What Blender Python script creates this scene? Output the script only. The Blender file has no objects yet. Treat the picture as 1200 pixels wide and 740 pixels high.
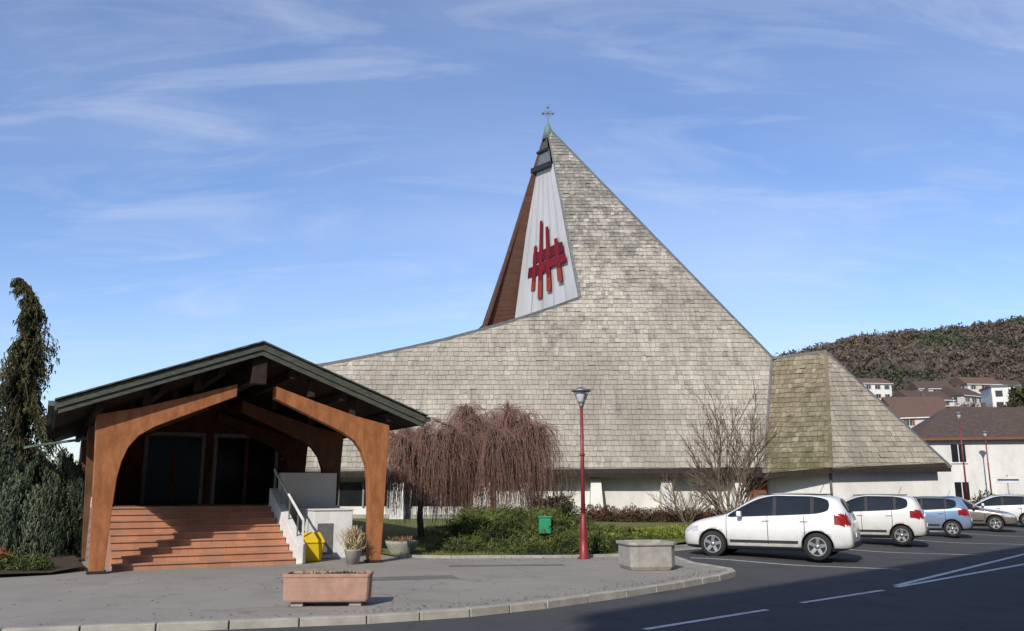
import bpy, bmesh, math, random
from mathutils import Vector, Matrix, noise as mn
random.seed(7)
R=random.random
def U(a,b): return a+(b-a)*random.random()
C=bpy.context
scene=C.scene
col=scene.collection

# ---------------------------------------------------------------- materials
def newmat(name):
    m=bpy.data.materials.new(name); m.use_nodes=True
    nt=m.node_tree; b=nt.nodes['Principled BSDF']
    return m,nt,b
def N(nt,t,**kw):
    n=nt.nodes.new(t)
    for k,v in kw.items(): setattr(n,k,v)
    return n
def rgba(c): return (c[0],c[1],c[2],1)
def mixc(nt,fac,a,b,mode='MIX'):
    n=N(nt,'ShaderNodeMix',data_type='RGBA',blend_type=mode)
    for idx,v in ((0,fac),(6,a),(7,b)):
        if isinstance(v,bpy.types.NodeSocket): nt.links.new(v,n.inputs[idx])
        elif idx==0: n.inputs[0].default_value=v
        else: n.inputs[idx].default_value=rgba(v)
    return n.outputs[2]
def ramp(nt,fac,p0,p1):
    n=N(nt,'ShaderNodeMapRange'); nt.links.new(fac,n.inputs[0])
    n.inputs[1].default_value=p0; n.inputs[2].default_value=p1
    return n.outputs[0]
def noise(nt,scale,detail=4,rough=.6,vec=None,scl3=None):
    n=N(nt,'ShaderNodeTexNoise'); n.inputs['Scale'].default_value=scale
    n.inputs['Detail'].default_value=detail; n.inputs['Roughness'].default_value=rough
    if vec is None:
        tc=N(nt,'ShaderNodeTexCoord'); vec=tc.outputs['Object']
    if scl3:
        mp=N(nt,'ShaderNodeMapping'); mp.inputs['Scale'].default_value=scl3
        nt.links.new(vec,mp.inputs[0]); vec=mp.outputs[0]
    nt.links.new(vec,n.inputs['Vector'])
    return n.outputs['Fac']
def bumpn(nt,b,h,strength=.3,dist=.02):
    n=N(nt,'ShaderNodeBump'); n.inputs['Strength'].default_value=strength; n.inputs['Distance'].default_value=dist
    nt.links.new(h,n.inputs['Height']); nt.links.new(n.outputs[0],b.inputs['Normal'])
def pm(name,c1,c2=None,scale=3,rough=.8,bump=0,metallic=0,scl3=None,spec=.3,bs=None,lo=.35,hi=.65):
    m,nt,b=newmat(name)
    b.inputs['Roughness'].default_value=rough; b.inputs['Metallic'].default_value=metallic
    b.inputs['Specular IOR Level'].default_value=spec
    if c2 is None: c2=tuple(x*.8 for x in c1)
    f=noise(nt,scale,6,.65,scl3=scl3)
    nt.links.new(mixc(nt,ramp(nt,f,lo,hi),c1,c2),b.inputs['Base Color'])
    if bump:
        h=noise(nt,bs or scale*6,4,.6,scl3=scl3); bumpn(nt,b,h,bump)
    return m
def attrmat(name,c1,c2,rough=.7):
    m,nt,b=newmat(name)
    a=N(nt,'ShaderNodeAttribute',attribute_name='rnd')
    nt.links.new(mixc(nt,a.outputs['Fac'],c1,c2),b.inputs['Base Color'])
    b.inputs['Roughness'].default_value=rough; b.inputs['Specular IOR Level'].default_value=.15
    return m

M={}
M['white']=pm('white_render',(.70,.69,.65),(.56,.55,.51),1.2,.9,.15,bs=30,scl3=(1,1,.35))
M['whitepaint']=pm('white_paint',(.76,.76,.74),(.62,.62,.60),3,.6)
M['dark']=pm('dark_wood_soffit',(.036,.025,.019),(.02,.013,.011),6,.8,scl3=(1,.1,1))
M['fascia']=pm('weathered_green_fascia',(.095,.10,.08),(.05,.055,.045),4,.7,scl3=(1,1,4))
M['rooftop']=pm('dark_metal_roofing',(.07,.075,.07),(.04,.045,.04),2,.6)
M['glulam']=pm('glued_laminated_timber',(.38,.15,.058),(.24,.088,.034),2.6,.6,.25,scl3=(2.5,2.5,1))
M['glulamshade']=pm('shaded_laminated_timber',(.16,.068,.030),(.09,.04,.02),2.6,.7,.15,scl3=(2,2,1))  # same timber with the porch interior's shade put into its colour
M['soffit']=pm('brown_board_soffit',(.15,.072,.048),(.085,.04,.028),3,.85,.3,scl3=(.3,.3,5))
M['glass']=pm('dark_window_glass',(.012,.015,.017),(.018,.021,.024),1,.04,spec=.6)
M['doorglass']=pm('dim_door_glass',(.008,.008,.008),(.012,.012,.012),1,.15,spec=.3)  # porch dimness painted in: darker than the ordinary window glass
M['metal']=pm('grey_metal',(.3,.3,.3),(.22,.22,.22),5,.45,metallic=.6)
M['zinc']=pm('zinc_flashing',(.16,.165,.16),(.1,.1,.1),5,.6,metallic=.2)
M['copper']=pm('patina_copper',(.16,.24,.20),(.10,.16,.14),9,.6)
M['concrete']=pm('concrete',(.38,.36,.32),(.24,.23,.21),4,.9,.3,lo=.3,hi=.7)
M['granite']=pm('kerb_granite',(.44,.41,.36),(.25,.23,.20),2.2,.85,.4,bs=60,lo=.3,hi=.7)
M['pinkstone']=pm('pink_concrete',(.46,.28,.215),(.34,.21,.165),5,.95,.5,bs=80,spec=.1)
M['redpost']=pm('red_painted_steel',(.24,.022,.026),(.16,.018,.02),4,.45,spec=.5)
M['soil']=pm('soil',(.07,.05,.035),(.04,.03,.02),6,.95,.6)
M['yellow']=pm('yellow_plastic',(.75,.52,.02),(.68,.46,.02),4,.5)
M['green']=pm('green_plastic',(.02,.26,.12),(.015,.2,.1),4,.5)
M['bark']=pm('tree_bark',(.12,.085,.06),(.06,.045,.033),8,.95,.5)
M['barkgrey']=pm('grey_brown_twigs',(.20,.15,.105),(.13,.095,.07),8,.95)
M['redtwig']=pm('brown_weeping_twigs',(.28,.165,.125),(.15,.085,.068),1.3,.9,lo=.3,hi=.7)
M['leafdark']=attrmat('conifer_foliage',(.016,.022,.009),(.115,.105,.045))
M['leafblue']=attrmat('cedar_foliage',(.02,.034,.022),(.16,.19,.115))
M['juniper']=attrmat('juniper_foliage',(.018,.036,.010),(.14,.165,.045))
M['lime']=attrmat('yellow_green_groundcover',(.07,.10,.015),(.26,.27,.055))
M['grassb']=attrmat('grass_blades',(.06,.09,.02),(.22,.22,.07))
M['redhedge']=attrmat('reddish_hedge_foliage',(.055,.033,.02),(.19,.11,.065))
M['baretrees']=attrmat('bare_woodland_crowns',(.062,.047,.037),(.15,.115,.088))
M['pines']=attrmat('hillside_evergreens',(.03,.042,.024),(.075,.085,.045))
M['straw']=attrmat('dry_ornamental_grass',(.25,.19,.10),(.55,.45,.28))
M['litter']=attrmat('dry_leaf_litter',(.09,.06,.035),(.28,.19,.10))
M['flower']=attrmat('red_flowers',(.35,.01,.01),(.5,.03,.03))
M['tile']=pm('brown_roof_tiles',(.105,.072,.056),(.065,.047,.038),3,.85,.4)
M['redtile']=pm('weathered_brown_tiles',(.15,.088,.062),(.10,.062,.047),3,.85)
M['cream']=pm('cream_render',(.58,.54,.47),(.50,.46,.40),1,.9)
M['red1']=pm('crimson_glass',(.25,.016,.024),(.17,.013,.02),3,.7,spec=.1)
M['red2']=pm('dark_red_glass',(.14,.014,.024),(.10,.012,.02),3,.7,spec=.1)
M['red3']=pm('vermilion_glass',(.33,.06,.032),(.26,.045,.026),3,.7,spec=.1)
M['door']=pm('varnished_door_wood',(.22,.09,.04),(.14,.06,.03),3,.6,scl3=(6,6,.6))
M['signblue']=pm('blue_sign_face',(.02,.06,.2),(.02,.05,.18),3,.4)
M['rubber']=pm('tyre_rubber',(.022,.022,.022),(.03,.03,.03),20,.85)
M['alloy']=pm('alloy_rim',(.45,.45,.46),(.4,.4,.4),5,.3,metallic=.8)
M['blackpl']=pm('black_plastic',(.02,.02,.021),(.028,.028,.028),10,.6)
M['taillight']=pm('red_tail_light',(.28,.008,.01),(.2,.006,.008),10,.15,spec=.7)
M['headlight']=pm('headlight_lens',(.55,.56,.58),(.4,.41,.43),12,.08,spec=.8)
M['plate']=pm('number_plate',(.7,.7,.68),(.66,.66,.64),10,.5)
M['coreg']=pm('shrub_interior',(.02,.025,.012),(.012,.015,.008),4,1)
M['panel']=pm('white_gable_panel',(.62,.62,.61),(.44,.44,.44),.6,.7,scl3=(1,1,.3),lo=.3,hi=.75)

def shingle_mat(name,ca,cb,cdark,moss,t0,t1):
    m,nt,b=newmat(name)
    a=N(nt,'ShaderNodeAttribute',attribute_name='rnd')
    c=mixc(nt,a.outputs['Fac'],ca,cb)
    f=noise(nt,.22,6,.7); c=mixc(nt,ramp(nt,f,.42,.72),c,tuple(x*.78 for x in ca))
    f=noise(nt,1.0,5,.6,scl3=(2.2,.25,.25)); c=mixc(nt,ramp(nt,f,.5,.85),c,tuple(x*.6 for x in ca))
    tc=N(nt,'ShaderNodeTexCoord'); sp=N(nt,'ShaderNodeSeparateXYZ'); nt.links.new(tc.outputs['Object'],sp.inputs[0])
    hz=ramp(nt,sp.outputs['Z'],moss[0],moss[1])
    f=noise(nt,1.3,9,.8)
    ad=N(nt,'ShaderNodeMath',operation='MULTIPLY_ADD'); nt.links.new(hz,ad.inputs[0]); ad.inputs[1].default_value=moss[2]; nt.links.new(f,ad.inputs[2])
    ad2=N(nt,'ShaderNodeMath',operation='MULTIPLY_ADD'); nt.links.new(a.outputs['Fac'],ad2.inputs[0]); ad2.inputs[1].default_value=-.08; nt.links.new(ad.outputs[0],ad2.inputs[2])
    c=mixc(nt,ramp(nt,ad2.outputs[0],t0,t1),c,cdark)
    f2=noise(nt,6,3,.7)
    c=mixc(nt,ramp(nt,f2,.52,.75),c,tuple(x*.8 for x in ca))
    nt.links.new(c,b.inputs['Base Color']); b.inputs['Roughness'].default_value=.9
    b.inputs['Specular IOR Level'].default_value=.15
    bumpn(nt,b,noise(nt,14,3,.6),.35,.02)
    return m
M['shingle']=shingle_mat('weathered_wood_shingles',(.34,.305,.25),(.49,.445,.375),(.17,.165,.14),(7,17,.14),.52,.64)
M['shingle2']=shingle_mat('mossy_wood_shingles',(.20,.165,.11),(.33,.285,.20),(.12,.11,.055),(9,2,.16),.53,.66)
M['shingle3']=shingle_mat('weathered_annex_shingles',(.27,.24,.19),(.40,.36,.295),(.15,.14,.09),(5,9,.14),.54,.66)

def asphalt(name,base,patch,speck,cr=.5):
    m,nt,b=newmat(name)
    f=noise(nt,.35,6,.65); c=mixc(nt,ramp(nt,f,.35,.7),base,patch)
    f=noise(nt,60,2,.8); c=mixc(nt,ramp(nt,f,.5,.8),c,speck)
    v=N(nt,'ShaderNodeTexVoronoi',feature='DISTANCE_TO_EDGE'); v.inputs['Scale'].default_value=.28
    tc=N(nt,'ShaderNodeTexCoord'); nd=N(nt,'ShaderNodeTexNoise'); nd.inputs['Scale'].default_value=1.2; nd.inputs['Detail'].default_value=5
    nt.links.new(tc.outputs['Object'],nd.inputs['Vector'])
    vm=N(nt,'ShaderNodeVectorMath',operation='MULTIPLY_ADD'); nt.links.new(nd.outputs['Color'],vm.inputs[0]); vm.inputs[1].default_value=(1.4,1.4,0); nt.links.new(tc.outputs['Object'],vm.inputs[2])
    nt.links.new(vm.outputs[0],v.inputs['Vector'])
    cf=ramp(nt,v.outputs['Distance'],0.007,.0); mu=N(nt,'ShaderNodeMath',operation='MULTIPLY'); nt.links.new(cf,mu.inputs[0]); mu.inputs[1].default_value=cr
    c=mixc(nt,mu.outputs[0],c,tuple(x*.5 for x in base))
    f=noise(nt,.9,4,.6); c=mixc(nt,ramp(nt,f,.55,.75),c,tuple(x*.76 for x in base))
    f=noise(nt,5,6,.75); c=mixc(nt,ramp(nt,f,.56,.8),c,tuple(x*.70 for x in base))
    f=noise(nt,.6,5,.6,scl3=(1,.35,1)); c=mixc(nt,ramp(nt,f,.6,.8),c,speck)
    nt.links.new(c,b.inputs['Base Color']); b.inputs['Roughness'].default_value=.9; b.inputs['Specular IOR Level'].default_value=.2
    bumpn(nt,b,noise(nt,90,2,.7),.35,.01)
    return m
M['road']=asphalt('road_asphalt',(.060,.060,.063),(.078,.077,.077),(.10,.10,.098),.5)
M['pave']=asphalt('pavement_asphalt',(.285,.262,.228),(.235,.216,.19),(.36,.335,.295),.7)
M['patch']=asphalt('asphalt_repair_patch',(.17,.16,.145),(.14,.133,.12),(.21,.2,.18),.3)
M['roadpaint']=pm('road_marking_paint',(.66,.66,.64),(.28,.28,.28),7,.8,lo=.48,hi=.78)
M['lawn']=pm('lawn_grass',(.10,.125,.03),(.15,.15,.055),2.5,.95,.6,bs=40)
M['ground']=pm('countryside_grass',(.07,.085,.035),(.11,.10,.055),.05,.95)
M['hill']=pm('bare_forest_hill',(.10,.078,.058),(.06,.05,.04),.05,.95,lo=.4,hi=.6)
m,nt,b=newmat('orange_brick_steps')
tc=N(nt,'ShaderNodeTexCoord'); br=N(nt,'ShaderNodeTexBrick'); br.inputs['Scale'].default_value=1
br.inputs['Color1'].default_value=(.52,.235,.125,1); br.inputs['Color2'].default_value=(.38,.165,.09,1); br.inputs['Mortar'].default_value=(.29,.19,.14,1)
br.inputs['Brick Width'].default_value=.24; br.inputs['Row Height'].default_value=.5; br.inputs['Mortar Size'].default_value=.008
nt.links.new(tc.outputs['Object'],br.inputs['Vector'])
f=noise(nt,2,5,.6); nt.links.new(mixc(nt,ramp(nt,f,.42,.75),br.outputs['Color'],(.33,.19,.13)),b.inputs['Base Color']); b.inputs['Roughness'].default_value=.85
M['step']=m
def carpaint(name,c,metal=0.0):
    m,nt,b=newmat(name)
    tc=N(nt,'ShaderNodeTexCoord'); sp=N(nt,'ShaderNodeSeparateXYZ'); nt.links.new(tc.outputs['Object'],sp.inputs[0])
    tot=None
    for x0 in (-.93,.12,1.02):
        s=N(nt,'ShaderNodeMath',operation='SUBTRACT'); nt.links.new(sp.outputs['X'],s.inputs[0]); s.inputs[1].default_value=x0
        a=N(nt,'ShaderNodeMath',operation='ABSOLUTE'); nt.links.new(s.outputs[0],a.inputs[0])
        l=N(nt,'ShaderNodeMath',operation='LESS_THAN'); nt.links.new(a.outputs[0],l.inputs[0]); l.inputs[1].default_value=.008
        if tot is None: tot=l.outputs[0]
        else:
            q=N(nt,'ShaderNodeMath',operation='MAXIMUM'); nt.links.new(tot,q.inputs[0]); nt.links.new(l.outputs[0],q.inputs[1]); tot=q.outputs[0]
    g=N(nt,'ShaderNodeMath',operation='GREATER_THAN'); nt.links.new(sp.outputs['Z'],g.inputs[0]); g.inputs[1].default_value=.36
    g2=N(nt,'ShaderNodeMath',operation='LESS_THAN'); nt.links.new(sp.outputs['Z'],g2.inputs[0]); g2.inputs[1].default_value=1.06
    q=N(nt,'ShaderNodeMath',operation='MULTIPLY'); nt.links.new(tot,q.inputs[0]); nt.links.new(g.outputs[0],q.inputs[1])
    q2=N(nt,'ShaderNodeMath',operation='MULTIPLY'); nt.links.new(q.outputs[0],q2.inputs[0]); nt.links.new(g2.outputs[0],q2.inputs[1])
    f=noise(nt,2,4,.6); cc=mixc(nt,ramp(nt,f,.4,.9),c,tuple(x*.88 for x in c))
    dz=ramp(nt,sp.outputs['Z'],.75,.3); f=noise(nt,5,4,.6); mm=N(nt,'ShaderNodeMath',operation='MULTIPLY'); nt.links.new(dz,mm.inputs[0]); nt.links.new(f,mm.inputs[1])
    cc=mixc(nt,mm.outputs[0],cc,(.25,.23,.20))
    cc=mixc(nt,q2.outputs[0],cc,(.02,.02,.02))
    l=N(nt,'ShaderNodeMath',operation='LESS_THAN'); nt.links.new(sp.outputs['Z'],l.inputs[0]); l.inputs[1].default_value=.30
    cc=mixc(nt,l.outputs[0],cc,(.03,.03,.032))
    nt.links.new(cc,b.inputs['Base Color']); b.inputs['Roughness'].default_value=.3; b.inputs['Metallic'].default_value=metal
    b.inputs['Coat Weight'].default_value=.6; b.inputs['Coat Roughness'].default_value=.06
    return m

# ---------------------------------------------------------------- helpers
def group(name,loc=(0,0,0),rz=0):
    e=bpy.data.objects.new(name,None); e.location=loc; e.rotation_euler=(0,0,rz); e.empty_display_size=.1; col.objects.link(e); return e
def mesh(name,vs,fs,mats,parent=None,mi=None,smooth=False,rnd=None):
    me=bpy.data.meshes.new(name); me.from_pydata(vs,[],fs)
    if not isinstance(mats,(list,tuple)): mats=[mats]
    for m in mats: me.materials.append(m)
    if mi: me.polygons.foreach_set('material_index',mi)
    if smooth: me.polygons.foreach_set('use_smooth',[True]*len(me.polygons))
    if rnd:
        a=me.attributes.new('rnd','FLOAT','FACE'); a.data.foreach_set('value',rnd)
    me.update()
    o=bpy.data.objects.new(name,me); col.objects.link(o)
    if parent: o.parent=parent
    return o
def bev(o,w=.02,s=2):
    m=o.modifiers.new('bevel','BEVEL'); m.width=w; m.segments=s; m.limit_method='ANGLE'; return o
def box(name,x,y,z,mat,parent=None,b=0):
    vs=[(x[i],y[j],z[k]) for i in (0,1) for j in (0,1) for k in (0,1)]
    fs=[(0,1,3,2),(4,6,7,5),(0,4,5,1),(2,3,7,6),(0,2,6,4),(1,5,7,3)]
    o=mesh(name,vs,fs,mat,parent)
    if b: bev(o,b)
    return o
def beam(name,p,q,w,h,mat,parent=None,up=(0,0,1),b=0):
    p=Vector(p);q=Vector(q);d=(q-p).normalized();up=Vector(up)
    s=d.cross(up).normalized(); t=s.cross(d)
    vs=[]
    for e in (p,q):
        for a,c in ((-1,-1),(1,-1),(1,1),(-1,1)): vs.append(e+s*(a*w/2)+t*(c*h/2))
    fs=[(3,2,1,0),(4,5,6,7),(0,1,5,4),(1,2,6,5),(2,3,7,6),(3,0,4,7)]
    o=mesh(name,vs,fs,mat,parent)
    if b: bev(o,b)
    return o
def lathe(name,prof,mat,parent=None,loc=(0,0,0),seg=20,axis='Z',smooth=True):
    vs=[];fs=[]
    n=len(prof)
    for i in range(seg):
        a=2*math.pi*i/seg
        for r,z in prof:
            if axis=='Z': v=(r*math.cos(a),r*math.sin(a),z)
            else: v=(r*math.cos(a),z,r*math.sin(a))
            vs.append((v[0]+loc[0],v[1]+loc[1],v[2]+loc[2]))
    for i in range(seg):
        j=(i+1)%seg
        for k in range(n-1): fs.append((i*n+k,j*n+k,j*n+k+1,i*n+k+1))
    fs.append(tuple(i*n for i in range(seg))[::-1]); fs.append(tuple(i*n+n-1 for i in range(seg)))
    o=mesh(name,vs,fs,mat,parent,smooth=False)
    for p in o.data.polygons: p.use_smooth = smooth and len(p.vertices)==4
    return o
def prism(name,pts,y0,y1,mat,parent=None,b=0):
    n=len(pts); vs=[(p[0],y0,p[1]) for p in pts]+[(p[0],y1,p[1]) for p in pts]
    fs=[tuple(range(n)),tuple(range(2*n-1,n-1,-1))]+[(i,i+n,(i+1)%n+n,(i+1)%n) for i in range(n)]
    o=mesh(name,vs,fs,mat,parent)
    bm=bmesh.new(); bm.from_mesh(o.data); bmesh.ops.recalc_face_normals(bm,faces=bm.faces[:]); bm.to_mesh(o.data); bm.free()
    if b: bev(o,b)
    return o

def shingles(name,pts,mat,parent,row=.27,wid=.26,outward=(0,-1,0)):
    pts=[Vector(p) for p in pts]
    n=Vector((0,0,0))
    for i,p in enumerate(pts):
        q=pts[(i+1)%len(pts)]; n+=Vector(((p.y-q.y)*(p.z+q.z),(p.z-q.z)*(p.x+q.x),(p.x-q.x)*(p.y+q.y)))
    n.normalize()
    if n.dot(Vector(outward))<0: n=-n
    u=Vector((0,0,1)).cross(n); u.normalize(); v=n.cross(u)
    if v.z<0: v=-v
    o=pts[0]; P=[((p-o).dot(u),(p-o).dot(v),(p-o).dot(n)) for p in pts]
    vmin=min(p[1] for p in P); vmax=max(p[1] for p in P)
    def bnd(h):
        h=min(max(h,vmin+1e-4),vmax-1e-4); xs=[]
        for i,p in enumerate(P):
            q=P[(i+1)%len(P)]
            if (p[1]-h)*(q[1]-h)<=0 and abs(p[1]-q[1])>1e-9:
                xs.append(p[0]+(q[0]-p[0])*(h-p[1])/(q[1]-p[1]))
        return (min(xs),max(xs)) if xs else (0,0)
    vs=[];fs=[];rn=[]
    def W(x,y,z): return o+u*x+v*y+n*z
    h=vmin
    while h<vmax:
        h2=min(h+row*1.05,vmax)
        a0,a1=bnd(h); b0,b1=bnd(h2)
        lo=min(a0,b0); hi=max(a1,b1); x=lo-R()*wid
        rowr=U(-.12,.12)
        while x<hi:
            w=wid*U(.65,1.3)
            jb=U(-.02,.02)
            X0=min(max(x,a0),a1);X1=min(max(x+w-.01,a0),a1);Y0=min(max(x,b0),b1);Y1=min(max(x+w-.01,b0),b1)
            if (X1-X0>.01 or Y1-Y0>.01):
                lift=U(.026,.05)
                if R()<.02: lift+=.03
                i=len(vs)
                vs+=[W(X0,h+jb,lift),W(X1,h+jb,lift),W(Y1,h2,.006),W(Y0,h2,.006),W(X0,h+jb,-.01),W(X1,h+jb,-.01)]
                fs+=[(i,i+1,i+2,i+3),(i+4,i+5,i+1,i)]
                r=min(max(random.gauss(.5,.26)+rowr,0),1); rn+=[r,r*.6]
            x+=w
        h+=row
    ob=mesh(name,vs,fs,mat,parent,rnd=rn)
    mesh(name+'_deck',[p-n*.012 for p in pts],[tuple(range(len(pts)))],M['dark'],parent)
    return ob

def leaves(name,gen,n,size,mat,parent=None,droop=0,asp=.35):
    vs=[];fs=[];rn=[]
    for _ in range(n):
        g=gen()
        if g is None: continue
        p,sh=g
        d=Vector((random.gauss(0,1),random.gauss(0,1),random.gauss(0,1)-droop)).normalized()
        s=d.cross(Vector((R()-.5,R()-.5,R()-.5))).normalized()
        L=size*U(.6,1.4)
        i=len(vs); p=Vector(p)
        vs+=[p-s*L*asp*.5,p+s*L*asp*.5,p+d*L+s*L*asp*.2,p+d*L-s*L*asp*.2]
        fs.append((i,i+1,i+2,i+3)); rn.append(min(max(sh+random.gauss(0,.15),0),1))
    return mesh(name,vs,fs,mat,parent,rnd=rn)
def curves(name,splines,mat,parent=None,res=0,bevel=1.0):
    cu=bpy.data.curves.new(name,'CURVE'); cu.dimensions='3D'; cu.bevel_depth=bevel; cu.bevel_resolution=res; cu.materials.append(mat)
    for sp in splines:
        s=cu.splines.new('POLY'); s.points.add(len(sp)-1)
        for i,(p,r) in enumerate(sp): s.points[i].co=(p[0],p[1],p[2],1); s.points[i].radius=r
    o=bpy.data.objects.new(name,cu); col.objects.link(o)
    if parent: o.parent=parent
    return o

# ---------------------------------------------------------------- ground, road, pavement
def groundh(x,y):
    a=max(0,y-95); h=0
    if y>95: h=.17*a if a<300 else 51
    k=min(max((x-10)/60,0),1)
    return -.25+h*k*.9
vs=[];fs=[]
xs=[-2500,-1200,-600,-300,-150,-80]+[i*20 for i in range(-3,26)]+[700,1000,1600,2500]
ys=[-400,-150,-60,-20,0,20,40,60,80,95,110,130,150,175,200,230,260,300,350,400,500,700,1200,2500]
for y in ys:
    for x in xs: vs.append((x,y,groundh(x,y)))
nx=len(xs)
for j in range(len(ys)-1):
    for i in range(nx-1): fs.append((j*nx+i,j*nx+i+1,j*nx+nx+i+1,j*nx+nx+i))
mesh('ground',vs,fs,M['ground'],smooth=True)

def sm(t): t=min(max(t,0),1); return t*t*(3-2*t)
def roadz(x,y):
    d=-.727*x+.686*y
    return -.10+.088*sm((d-9.3)/2.4)*sm((x-2)/2)
vs=[];fs=[]
xs=[-70+i*1.0 for i in range(0,171)]; ys=[-25+j*1.0 for j in range(0,106)]
for y in ys:
    for x in xs: vs.append((x,y,roadz(x,y)))
nx=len(xs)
for j in range(len(ys)-1):
    for i in range(nx-1): fs.append((j*nx+i,j*nx+i+1,j*nx+nx+i+1,j*nx+nx+i))
mesh('road',vs,fs,M['road'],smooth=True)

kerb=[(-40,1.8),(-6.2,10.9),(-1.95,12.04),(-.6,12.7),(.52,13.57),(1.9,14.95),(3.15,16.4),(4.1,17.6),(4.65,18.5),(4.75,19.2),(4.55,19.9),(4.25,20.8),(4.2,22.5),(4.2,24.5),(9.5,29.8),(12.4,34.0),(20,41.5),(27,47)]
pp=kerb+[(27,70),(-60,70),(-60,1.8)]
mesh('pavement',[(x,y,0) for x,y in pp],[tuple(range(len(pp)))],M['pave'])
pg=group('pavement_repair_patches')
mesh('patch_1',[(-4.2,16.2,.004),(-1.0,17.0,.004),(-1.2,17.7,.004),(-4.35,16.9,.004)],[(0,1,2,3)],M['patch'],pg)
mesh('patch_2',[(-1.4,19.6,.004),(1.2,19.9,.004),(1.15,20.3,.004),(-1.42,20.0,.004)],[(0,1,2,3)],M['patch'],pg)
kg=group('kerb')
vs=[];fs=[]
for (ax_,ay_),(bx_,by_) in zip(kerb[:-1],kerb[1:]):
    a=Vector((ax_,ay_));b_=Vector((bx_,by_))
    L=(b_-a).length; k=max(1,round(L/.9)); d=(b_-a)/k; nrm=Vector((d.y,-d.x)).normalized()
    for i in range(k):
        p=a+d*i+d.normalized()*.008; q=a+d*(i+1)-d.normalized()*.008
        tz=.012+U(-.006,.006); o=nrm*(.012+U(-.010,.010))
        pts=[p-nrm*.14,q-nrm*.14,q+o,p+o]; bt=[p-nrm*.14,q-nrm*.14,q+nrm*.025,p+nrm*.025]
        i0=len(vs)
        vs+=[(v.x,v.y,-.14) for v in bt]+[(v.x,v.y,tz) for v in pts]
        fs+=[(i0+4,i0+5,i0+6,i0+7),(i0,i0+1,i0+5,i0+4),(i0+1,i0+2,i0+6,i0+5),(i0+2,i0+3,i0+7,i0+6),(i0+3,i0,i0+4,i0+7)]
o=mesh('kerb_stones',vs,fs,M['granite'],kg); bev(o,.014,2)
rm=group('road_markings')
def strip(name,a,b_,w,mat,z=.006,n=12):
    a=Vector(a);b_=Vector(b_);d=(b_-a); nr=Vector((-d.y,d.x)).normalized()*w/2
    vs=[];fs=[]
    for i in range(n+1):
        p=a+d*i/n
        for s in (-1,1):
            q=p+nr*s; vs.append((q.x,q.y,roadz(q.x,q.y)+z))
        if i: fs.append((2*i-2,2*i-1,2*i+1,2*i))
    return mesh(name,vs,fs,mat,rm)
strip('dash_1',(1.7,11.55),(3.82,13.4),.11,M['roadpaint'])
strip('dash_2',(4.6,14.2),(6.65,15.96),.11,M['roadpaint'])
strip('dash_0',(-1.2,9.0),(.7,10.65),.11,M['roadpaint'])
strip('island_1',(7.1,16.45),(13.4,22.4),.13,M['roadpaint'])
strip('island_2',(7.2,16.7),(14.9,25.4),.13,M['roadpaint'])
strip('island_3',(13.4,22.4),(34,42),.13,M['roadpaint'])
strip('island_4',(14.9,25.4),(34,44),.13,M['roadpaint'])
for i,(x,y) in enumerate(((4.3,22.0),(8.5,26.3),(12.6,31.0),(16.4,35.6),(20.4,40.2),(24.6,44.6))):
    strip('bay_line_%d'%i,(x+.2,y+.3),(x+4.5,y-1.9),.09,M['roadpaint'])
lt=group('leaf_litter')
def litg():
    if R()<.5:
        i=random.choice([1,2,3,4,5,6,7]); t=R(); a=Vector(kerb[i]);b_=Vector(kerb[i+1]); p=a.lerp(b_,t); d=(b_-a).normalized()
        off=abs(random.gauss(0,.25)); p=p+Vector((-d.y,d.x))*(.2+off)
        return ((p.x,p.y,.012),R())
    if R()<.6: return ((U(-3,3.5),22.2-abs(random.gauss(0,.6)),.012),R())
    return ((U(-9,4),U(13,22),.012),R())
def flat(name,gen,n,size,mat,par):
    vs=[];fs=[];rn=[]
    for _ in range(n):
        p,s=gen(); a=U(0,6.28); L=size*U(.5,1.3); i=len(vs)
        for k,(q,z) in enumerate(((1,0),(.6,.012),(1,.004),(.5,.01))):
            t=a+k*math.pi/2; vs.append((p[0]+math.cos(t)*L*q,p[1]+math.sin(t)*L*q*.7,p[2]+z))
        fs.append((i,i+1,i+2,i+3)); rn.append(s)
    mesh(name,vs,fs,mat,par,rnd=rn)
flat('dry_leaves',litg,900,.022,M['litter'],lt)

def bank(name,pts,zf,mat,step=.8):
    bm=bmesh.new(); f=bm.faces.new([bm.verts.new((x,y,0)) for x,y in pts])
    for ax in (0,1):
        lo=min(p[ax] for p in pts); hi=max(p[ax] for p in pts); v=lo+step
        while v<hi:
            co=[0,0,0];co[ax]=v;no=[0,0,0];no[ax]=1
            bmesh.ops.bisect_plane(bm,geom=bm.verts[:]+bm.edges[:]+bm.faces[:],plane_co=co,plane_no=no); v+=step
    for v in bm.verts: v.co.z=zf(v.co.x,v.co.y)
    bmesh.ops.recalc_face_normals(bm,faces=bm.faces[:])
    me=bpy.data.meshes.new(name); bm.to_mesh(me); bm.free(); me.materials.append(mat)
    for p in me.polygons: p.use_smooth=True
    o=bpy.data.objects.new(name,me); col.objects.link(o); return o
def lawnz(x,y): return .03+.42*sm((y-22.5)/11)+.03*mn.noise(Vector((x*.5,y*.5,0)))*sm((y-22)/2)
bank('lawn',[(-2.9,22.3),(-1.5,22.0),(1.5,22.2),(3.5,22.9),(3.9,25),(9,30.6),(11.9,34.5),(12.6,37.2),(11.4,38.7),(-12,38.7),(-6,28)],lawnz,M['lawn'])
bank('flower_bed_soil',[(-8.95,18.6),(-9.2,17.7),(-9.9,17.1),(-16,15.4),(-30,17),(-30,40),(-16,36),(-10.9,22)],lambda x,y:.03+.05*mn.noise(Vector((x,y,1)))+.05,M['soil'])
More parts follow.
